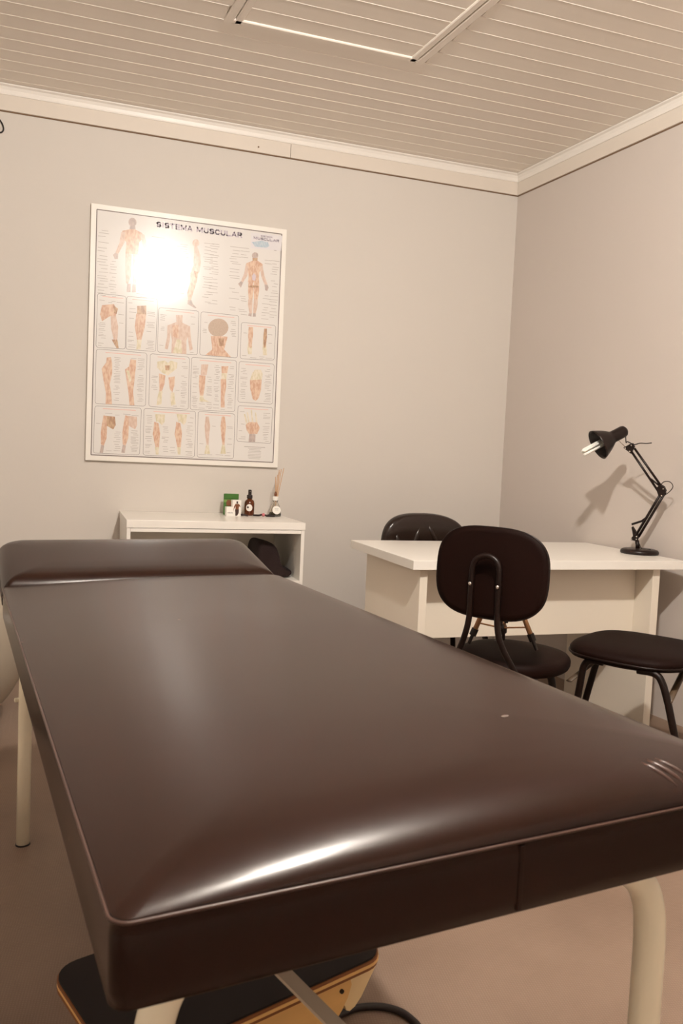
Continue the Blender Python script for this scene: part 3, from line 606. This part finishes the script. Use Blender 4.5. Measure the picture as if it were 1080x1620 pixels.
for i, (c_, pts) in enumerate(FIGS):
    fills[i] = bmesh.new(); fills[i].faces.new([fills[i].verts.new(U(p, 1+(i % 12)*.35)) for p in pts])
NM = {'t': 'skin_print', 'o': 'muscle_print', 'b': 'brown_print', 'w': 'bone_print', 'g': 'grey_skin_print', 'h': 'scalp_print', 'p': 'lilac_print', 'u': 'blue_print', 'f': 'tinted_box_print'}
for i, bm in fills.items(): obj(NM[FIGS[i][0]], bm, PR[FIGS[i][0]], po)
# caption lines
rnd = random.Random(4); tx = bmesh.new(); rd = bmesh.new()
def bbox(q): xs = [p[0] for p in q]; zs = [p[1] for p in q]; return min(xs), max(xs), min(zs), max(zs)
figb = [bbox(p) for c_, p in FIGS if c_ != 'f']
def free(x0, x1, z):
    return not any(a-3 < x1 and b+3 > x0 and c-1 < z < d+1 for a, b, c, d in figb)
def textcol(x0, x1, z0, z1, step, dens=.8):
    z = z1
    while z > z0:
        z -= step*rnd.uniform(.75, 1.4)
        if z < z0: break
        if rnd.random() > dens: continue
        ln = (x1-x0)*rnd.uniform(.45, 1); a = x0+rnd.uniform(0, (x1-x0)-ln)
        if free(a, a+ln, z): seg(tx, U((a, z), .5), U((a+ln, z+rnd.uniform(-1, 1)), .5), .0022)
for pn in PANELS:
    a, b, c_, d = bbox(pn); w_ = b-a
    seg(rd, U((a+w_*.18, d-13), .5), U((b-w_*.12, d-13), .5), .003)
    n = max(3, int(w_/38))
    for k in range(n): textcol(a+8+k*(w_-14)/n, a+4+(k+1)*(w_-14)/n, c_+10, d-24, 8)
for (a, b) in ((108, 160), (165, 200), (290, 345), (350, 420), (470, 545), (610, 665), (640, 690), (740, 800), (795, 845), (915, 960), (955, 1000)):
    textcol(a, b, 1810 if a < 700 else 1775, 2130 if b < 900 else 2085, 13, .85)
for k in range(9): ww = (55 if k == 0 else rnd.uniform(28, 42)); seg(tx, U((907-ww, 1121-k*7.5), .5), U((907+ww, 1121-k*7.5), .5), .002 if k else .0035)
for k in range(3): box(tx, *(lambda p: (p.x, p.x+.012, p.y-.0003, p.y, p.z, p.z+.018))(U((968+k*1, 2125), .5)))
obj('small_print', tx, PR['txt'], po)['kind'] = 'stuff'; obj('red_headings', rd, PR['red'], po)['kind'] = 'stuff'
GL = {'S': [[(.9, .82), (.7, 1), (.3, 1), (.08, .8), (.2, .58), (.8, .42), (.92, .2), (.7, 0), (.3, 0), (.08, .18)]], 'I': [[(.5, 0), (.5, 1)]],
      'T': [[(0, 1), (1, 1)], [(.5, 0), (.5, 1)]], 'E': [[(.95, 0), (.1, 0), (.1, 1), (.95, 1)], [(.1, .5), (.85, .5)]], 'M': [[(.05, 0), (.05, 1), (.5, .2), (.95, 1), (.95, 0)]],
      'A': [[(0, 0), (.5, 1), (1, 0)], [(.2, .3), (.8, .3)]], 'U': [[(.08, 1), (.08, .25), (.3, 0), (.7, 0), (.92, .25), (.92, 1)]], 'C': [[(.95, .78), (.7, 1), (.3, 1), (.05, .7), (.05, .3), (.3, 0), (.7, 0), (.95, .22)]],
      'L': [[(.1, 1), (.1, 0), (.9, 0)]], 'R': [[(.1, 0), (.1, 1), (.7, 1), (.92, .85), (.92, .65), (.7, .5), (.1, .5)], [(.55, .5), (.95, 0)]]}
def words(txt, x, z, size, width, name, m, bold=0):
    h_ = size*.72*1000; st = h_*.24/1000; ws = [.5 if c_ == 'I' else 1.25 if c_ == 'M' else 1 for c_ in txt]; adv = width*1000/sum(ws); xc = x
    for i, c_ in enumerate(txt):
        bm = bmesh.new(); lw = adv*ws[i]*(.76 if c_ != 'I' else .55); x0 = xc; xc += adv*ws[i]
        for pl in GL[c_]:
            P_ = [U((x0+a*lw, z+(.12+.76*b)*h_), 6) for a, b in pl]
            for k, (a, b) in enumerate(zip(P_, P_[1:])):
                d = (b-a).normalized()*st*.42; seg(bm, a-d, b+d, st, 0)
        bmesh.ops.remove_doubles(bm, verts=bm.verts, dist=1e-6); obj(name, bm, m, po)['kind'] = 'stuff'
def words_font(txt, x, z, size, width, name, m, depth=.0002, bold=.0008):
    cu = bpy.data.curves.new(name, 'FONT'); cu.body = txt; cu.size = size; cu.offset = bold; cu.extrude = 0; cu.resolution_u = 3
    t = bpy.data.objects.new(name, cu); COL.objects.link(t)
    dg = bpy.context.evaluated_depsgraph_get(); me = bpy.data.meshes.new_from_object(t.evaluated_get(dg))
    bpy.data.objects.remove(t); bpy.data.curves.remove(cu)
    xs = [v.co.x for v in me.vertices]; k = width/(max(xs)-min(xs))
    for v in me.vertices: v.co = Vector(((v.co.x-min(xs))*k, 0, v.co.y))
    me.materials.clear(); me.materials.append(m)
    o = bpy.data.objects.new(name, me); COL.objects.link(o); o.parent = po; o.location = U((x, z), 6); return o
words('SISTEMA', 381, 2166, .036, .176, 'title_word', PR['title'], bold=.0006); words('MUSCULAR', 576, 2166, .036, .231, 'title_word', PR['title'], bold=.0006)
words('MUSCULAR', 862, 2168, .019, .134, 'small_title_word', PR['title'], bold=.0003); words('SISTEMA', 898, 2185, .011, .062, 'small_title_word', PR['title'])

# ================================================================== DESK
dx0, dx1, dy0, dy1, dt = 1.204, 2.440, 2.712, 3.412, CZ-.36
desk = thing('desk', 'white melamine desk with panel legs against the right wall', 'desk', (1.82, 3.06, 0)); DO = Vector((1.82, 3.06, 0))
def db(name, x0, x1, y0, y1, z0, z1, m=M_white, bv=.001): return obj(name, B(x0-DO.x, x1-DO.x, y0-DO.y, y1-DO.y, z0, z1), m, desk, bevel=bv)
db('desktop', dx0, dx1, dy0, dy1, dt-.035, dt, bv=.0015)
db('side_panel', 1.246, 1.277, 2.74, 3.31, 0, dt-.0352, M_panel); db('side_panel', 2.295, 2.330, 2.74, 3.31, 0, dt-.0352, M_panel)
db('modesty_panel', 1.2775, 2.2945, 2.845, 2.863, .398, dt-.0354, M_panel)

# ================================================================== DESK LAMP
lo = Vector((2.400, 2.963, dt))
lamp = thing('desk_lamp', 'black articulated desk lamp with white tube bulb on the desk', 'lamp', lo)
def lp(p): return Vector((p[0], p[1], CZ+p[2]))-lo
obj('base', L([(0, 0), (.078, 0), (.081, .004), (.081, .012), (.076, .019), (.066, .022), (.02, .024), (0, .024)], n=48), M_lamp, lamp, smooth=True)
piv = lp((2.398, 2.982, -.283)); elb = lp((2.418, 2.856, -.078)); hj = lp((2.306, 2.938, .108))
obj('post', T([(0, .012, .022), piv+Vector((0, 0, -.02))], .009, n=16), M_lamp, lamp, smooth=True)
pn_ = (elb-piv).cross(hj-elb).normalized()      # normal of the arm plane
def plate(name, pts3, th, par=lamp, m=M_lamp):
    bm = bmesh.new(); A = [bm.verts.new(p+pn_*th/2) for p in pts3]; C = [bm.verts.new(p-pn_*th/2) for p in pts3]; n = len(pts3)
    bm.faces.new(A); bm.faces.new(C[::-1])
    for i in range(n): bm.faces.new((A[i], C[i], C[(i+1) % n], A[(i+1) % n]))
    return obj(name, bm, m, par, bevel=.001)
la = (elb-piv).normalized(); ls = pn_.cross(la).normalized()
if ls.z < 0: ls = -ls
def LA(a, s): return piv+la*a+ls*s
# lower bracket with two ears
up_ = Vector((0, 0, 1)); sdv = Vector((-la.x, -la.y, 0)).normalized()
plate('lower_bracket', [piv+sdv*.0+up_*(.012), piv+sdv*.030+up_*.040, piv+sdv*.034+up_*.036, piv+sdv*.022+up_*.000, piv+sdv*.034-up_*.014, piv+sdv*.032-up_*.020, piv+sdv*.0-up_*.022, piv-sdv*.008-up_*.01, piv-sdv*.010+up_*.004], .014)
for s_ in (-.0065, .0065):
    obj('lower_arm', T([LA(0, s_), LA((elb-piv).length, s_)], .0060, n=10), M_lamp, lamp, smooth=True)
obj('tension_strut', T([LA(.105, .004), LA(.072, .016), LA(.035, .045)], [.004, .005, .005], n=10), M_lamp, lamp, smooth=True)
ua = (hj-elb).normalized(); us = pn_.cross(ua).normalized()
if us.x < 0: us = -us
def UA(a, s): return elb+ua*a+us*s
plate('elbow_plate', [LA((elb-piv).length-.028, -.006), LA((elb-piv).length-.026, .010), UA(.018, -.022), UA(.030, -.014), UA(.034, .006), UA(.016, .014), UA(-.004, .010)], .016)
UL = (hj-elb).length
for s_ in (-.020, .004): obj('upper_arm', T([UA(.008, s_), UA(UL-.01, s_*.8)], .0052, n=10), M_lamp, lamp, smooth=True)
obj('tension_strut', T([UA(.02, .002), UA(.075, -.016)], .004, n=10), M_lamp, lamp, smooth=True)
plate('head_bracket', [UA(UL-.022, -.022), UA(UL-.006, -.026), UA(UL+.018, -.034), UA(UL+.016, .0), UA(UL+.012, .010), UA(UL-.006, .008)], .014)
for p in (UA(UL-.01, -.018), UA(UL+.012, -.026), UA(UL+.008, .003), LA((elb-piv).length-.018, -.002), UA(.012, .008), piv, piv+sdv*.028-up_*.014, piv-up_*.012):
    bm = L([(0, -.010), (.0032, -.010), (.0032, .010), (0, .010)], n=12, mx=axis_matrix(p, pn_)); obj('rivet', bm, M_chrome, lamp)
# head
ax = Vector((-.168, .038, -.098)).normalized(); sb = lp((2.281, 2.966, .176))
mxh = axis_matrix(sb, ax)
shade = obj('shade', L([(0, -.012), (.013, -.009), (.0225, -.002), (.026, .008), (.0265, .058), (.029, .065), (.036, .074), (.045, .088), (.055, .106), (.0645, .126), (.068, .135), (.0665, .135), (.062, .125), (.053, .106), (.043, .088), (.034, .075), (.027, .067), (.024, .058), (.0, .056)], n=48, mx=mxh), M_lamp, lamp, smooth=True)
cfl = obj('tube_bulb', L([(0, .062), (.019, .064), (.021, .095), (.017, .108), (0, .110)], n=24, mx=mxh), M_cfl, lamp, smooth=True)
side1 = Vector((0, 0, 1)).cross(ax).normalized(); up1 = ax.cross(side1).normalized()
for k in range(3):
    a = 2*pi*k/3+.5; d1 = (side1*cos(a)+up1*sin(a)); d2 = (side1*cos(a+.75)+up1*sin(a+.75)); b0 = sb+ax*.108; tip = sb+ax*.208
    obj('glass_tube', T([b0+d1*.0125, tip+d1*.0125-ax*.006, tip+(d1+d2)*.0058, tip+d2*.0125-ax*.006, b0+d2*.0125], .0052, n=10), M_cfl, cfl, smooth=True)
obj('head_link', T([sb+ax*.03+Vector((0, 0, -.026)), UA(UL+.012, -.026)], .0022, n=8), M_chrome, lamp)
obj('head_cord', T(smooth_path([sb+Vector((.008, 0, -.02)), sb+Vector((.012, 0, -.05)), UA(UL+.03, -.005), UA(UL+.004, .012), UA(UL-.004, .035), UA(UL-.020, .058), UA(UL-.03, .078)], 6), .0022, n=8), M_cord, lamp, smooth=True)
obj('elbow_cord', T(smooth_path([UA(.03, .004), UA(.035, .025), UA(.022, .045), UA(.0, .045), UA(-.012, .022), LA((elb-piv).length-.02, -.008)], 6), .0018, n=8), M_cord, lamp, smooth=True)
obj('base_cord', T(smooth_path([piv+Vector((0, 0, -.004)), piv-sdv*.012-up_*.03, piv-sdv*.035-up_*.055, Vector((.022, -.045, .024))], 6), .0018, n=8), M_cord, lamp, smooth=True)

# ================================================================== CHAIRS
def pad_mesh(outline, prof, bend=0.0, mx=None):
    """outline in (a,b); prof list of (scale-inset, depth)"""
    rows = []
    for ins, d in prof:
        r = []
        for a, b in outline:
            l_ = sqrt(a*a+b*b); k = max(0, (l_-ins)/l_); r.append(Vector((a*k, d-bend*((a*k)/.2)**2, b*k)))
        rows.append(r)
    bm = grid_solid(bmesh.new(), rows)
    if mx:
        for v in bm.verts: v.co = mx @ v.co
    return bm
def seat_mesh(rx, ry, e, z, th=.05, dip=0):
    ol = superellipse(rx, ry, e, 56); rows = []
    for ins, dz in ((.02, -th), (.006, -th+.004), (.001, -th+.014), (0, -th+.028), (.003, -.014), (.010, -.006), (.022, -.001), (.045, .003), (.09, .006), (.14, .007)):
        r = []
        for a, b in ol:
            l_ = sqrt(a*a+b*b); k = (l_-ins)/l_; r.append(Vector((a*k, b*k, z+dz)))
        rows.append(r)
    return grid_solid(bmesh.new(), rows)
def legs4(par, rx, ry, zt_, spread, m=M_tube, r=.0125):
    for sx in (-1, 1):
        for sy in (-1, 1):
            pts = smooth_path([(sx*rx*.35, sy*ry*.8, zt_), (sx*rx*.72, sy*ry*.86, zt_-.004), (sx*rx*.92, sy*ry*.92, zt_-.045), (sx*(rx*.97+spread*.15), sy*(ry+spread*.1), zt_-.12)], 5)+[Vector((sx*(rx+spread), sy*(ry+spread), .012))]
            lg = obj('leg', T(pts, r, n=14), m, par, smooth=True)
            obj('foot', L([(0, 0), (r+.003, 0), (r+.002, .022), (0, .022)], n=14, mx=Matrix.Translation(pts[-1]-Vector((0, 0, .012)))), M_cord, lg)
F = math.atan2(.588, .809)-pi/2       # rotation so that local +y is the facing
ch = thing('desk_chair', 'black chair in front of the desk with round seat and bent tube back', 'chair', (1.449, 2.368, 0), F)
st_ = seat_mesh(.186, .190, 2.3, .462)
for v in st_.verts: v.co.x -= .012; v.co.y -= .012
obj('seat', st_, M_black, ch, smooth=True)
ol = superellipse(.188, .143, 3.0, 64)
bk = obj('backrest', pad_mesh(ol, [(.02, -.013), (.004, -.012), (0, -.006), (.001, .004), (.006, .013), (.016, .018), (.04, .021), (.09, .022)], bend=-.012, mx=Matrix.Translation((0, -.25, .748)) @ Matrix.Rotation(radians(-3), 4, 'X')), M_black, ch, smooth=True)
rim = [Vector((a*.992, -.0085+.012*((a)/.2)**2, b*.99)) for a, b in ol]; mxr = Matrix.Translation((0, -.25, .748)) @ Matrix.Rotation(radians(-3), 4, 'X')
obj('edge_trim', T([mxr @ p for p in rim+[rim[0]]], .003, n=8, cap=False), M_tube, bk, smooth=True)
yb = -.284
pts = [(-.10, -.05, .408), (-.115, -.16, .408), (-.112, -.225, .42), (-.094, -.262, .47), (-.060, -.283, .545), (-.047, yb, .61), (-.046, yb, .70), (-.044, yb+.002, .765), (-.030, yb+.003, .792), (0, yb+.003, .803)]
pts = pts+[(-a, b, c_) for a, b, c_ in pts[:-1][::-1]]
obj('back_tube', T(smooth_path(pts, 5), .0095, n=14), M_tube, ch, smooth=True)
for s_ in (-1, 1): obj('bolt', L([(0, .003), (.003, .003), (.0055, .001), (.0055, -.01), (0, -.01)], n=14, mx=axis_matrix((s_*.046, yb-.0105, .713), (0, -1, 0))), M_chrome, ch)
legs4(ch, .100, .100, .40, .008)
for s_ in (-1, 1): obj('cross_bar', T([(-.104, s_*.104, .16), (.104, s_*.104, .16)], .007, n=10), M_tube, ch, smooth=True)
# tripod standing on the seat
tb = Vector((1.393, 2.372, .469))
tp = thing('mini_tripod', 'small gold-legged tripod standing on the seat of the black chair', 'tripod', tb)
obj('centre_column', T([(-.005, .01, .045), (-.005, .01, .30)], .0065, n=14), M_cord, tp, smooth=True)
obj('column_hub', L([(0, .06), (.011, .06), (.013, .068), (.011, .078), (.007, .08), (.007, .10), (.012, .105), (.012, .118), (0, .12)], n=16, mx=Matrix.Translation((-.005, .01, 0))), M_cord, tp)
obj('crank_knob', L([(0, 0), (.007, 0), (.007, .010), (0, .011)], n=12, mx=axis_matrix((.006, .004, .092), (1, -.3, 0))), M_cord, tp)
rv = Vector((.872, -.4896, 0)); fvv = Vector((.4896, .872, 0))
for d_ in (rv*-1+fvv*.05, rv*1.0-fvv*.10, rv*.04+fvv*1):
    d_ = d_.normalized(); top = Vector((-.005, .01, .25))+d_*.012; foot = d_*.112; foot.z = .006
    mid = top.lerp(foot, .80)
    tl = obj('leg', T([top, mid], .0085, n=14), M_gold, tp, smooth=True); obj('leg_clamp', T([top.lerp(foot, .785), top.lerp(foot, .88)], .0118, n=12), M_cord, tl)
    obj('leg_tip', T([mid, foot], [.0068, .0055], n=12), M_cord, tl)
    obj('spreader', T([Vector((-.005, .01, .068)), top.lerp(foot, .70)], .0028, n=8), M_gold, tp)
# back chair
bcx = thing('padded_chair', 'black padded chair with creased back behind the desk', 'chair', (1.665, 3.40, 0), radians(183))
R3 = Matrix.Translation((0, -.235, .672)) @ Matrix.Rotation(radians(-5), 4, 'X')
ol2 = []
for a, b in superellipse(.232, .162, 3.2, 72):
    if b > 0: b -= .022*max(0, -a/.232)**1.5*1.0
    ol2.append((a, b))
bk = obj('backrest', pad_mesh(ol2, [(.03, -.02), (.006, -.018), (0, -.008), (.001, .008), (.006, .020), (.016, .029), (.035, .034), (.07, .036), (.12, .037)], bend=-.02, mx=R3), M_blacks, bcx, smooth=True)
def ridge(p, q, r=.017):
    P_ = [R3 @ Vector((p[0]+(q[0]-p[0])*t, .0275+.02*((p[0]+(q[0]-p[0])*t)/.2)**2, p[1]+(q[1]-p[1])*t)) for t in (0, .25, .5, .75, 1)]
    obj('stitched_ridge', T(P_, [r*.35, r*.95, r, r, r*.35], n=14), M_blacks, bk, smooth=True)
for p, q in (((.032, .112), (.095, -.10)), ((-.008, .112), (-.095, -.04)), ((-.145, .082), (-.098, -.04)), ((.165, .075), (.13, -.10))): ridge(p, q)
obj('seat', seat_mesh(.21, .205, 2.6, .462, th=.06), M_blacks, bcx, smooth=True)
for s_ in (-1, 1): obj('back_post', T(smooth_path([(s_*.07, -.10, .405), (s_*.07, -.235, .42), (s_*.07, -.268, .50), (s_*.07, -.270, .66)], 5), .010, n=12), M_tube, bcx, smooth=True)
legs4(bcx, .15, .15, .395, .04)
# stool
sto = thing('padded_stool', 'black padded stool with splayed tube legs by the right wall', 'stool', (1.915, 2.338, 0), radians(-57))
bm = seat_mesh(.208, .228, 3.1, .478, th=.046); obj('seat', bm, M_black, sto, smooth=True)
obj('seat_trim', T([(a*1.0, b*1.0, .447) for a, b in superellipse(.2085, .2285, 3.1, 56)+superellipse(.2085, .2285, 3.1, 56)[:1]], .004, n=8), M_tube, sto, smooth=True)
sto.rotation_euler = (0, 0, radians(-57))
for (tx_, ty_), (fx_, fy_) in (((-.118, -.185), (-.165, -.195)), ((-.146, .03), (-.240, .05)), ((.150, -.20), (.272, -.235)), ((.132, .08), (.212, .19))):
    pts = smooth_path([(tx_*.45, ty_*1.0, .431), (tx_*.82, ty_*1.0, .430), (tx_*1.0, ty_*1.02, .405), (tx_+(fx_-tx_)*.2, ty_+(fy_-ty_)*.2, .34)], 5)+[Vector((fx_, fy_, .012))]
    lg = obj('leg', T(pts, .012, n=14), M_tube, sto, smooth=True)
    obj('foot', L([(0, 0), (.015, 0), (.014, .022), (0, .022)], n=14, mx=Matrix.Translation(pts[-1]-Vector((0, 0, .012)))), M_cord, lg)
for s_ in (-1, 1):
    obj('side_strut', T([(s_*.158+(.018 if s_ > 0 else 0), -.212, .350), (s_*.146, .04, .395)], .007, n=8, flat=(1.6, .5)), M_strut, sto, smooth=True)
obj('under_ring', T([(.185*cos(2*pi*k/40), .185*sin(2*pi*k/40), .431) for k in range(41)], .0085, n=12), M_tube, sto, smooth=True)
# small cable loop hanging on the far wall at the left
o = obj('cable_loop', T(smooth_path([(-.20, .0, .05), (-.12, 0, .06), (-.03, 0, .05), (.006, 0, .022), (.018, 0, -.008), (.010, 0, -.026), (-.01, 0, -.026), (-.05, 0, -.01), (-.12, 0, .0)], 6), .0035, n=8), M_cord, smooth=True)
o.location = (-.334, YB-.0045, CZ+1.449); tag(o, 'small dark cable loop on the far wall under the frieze', 'cable')
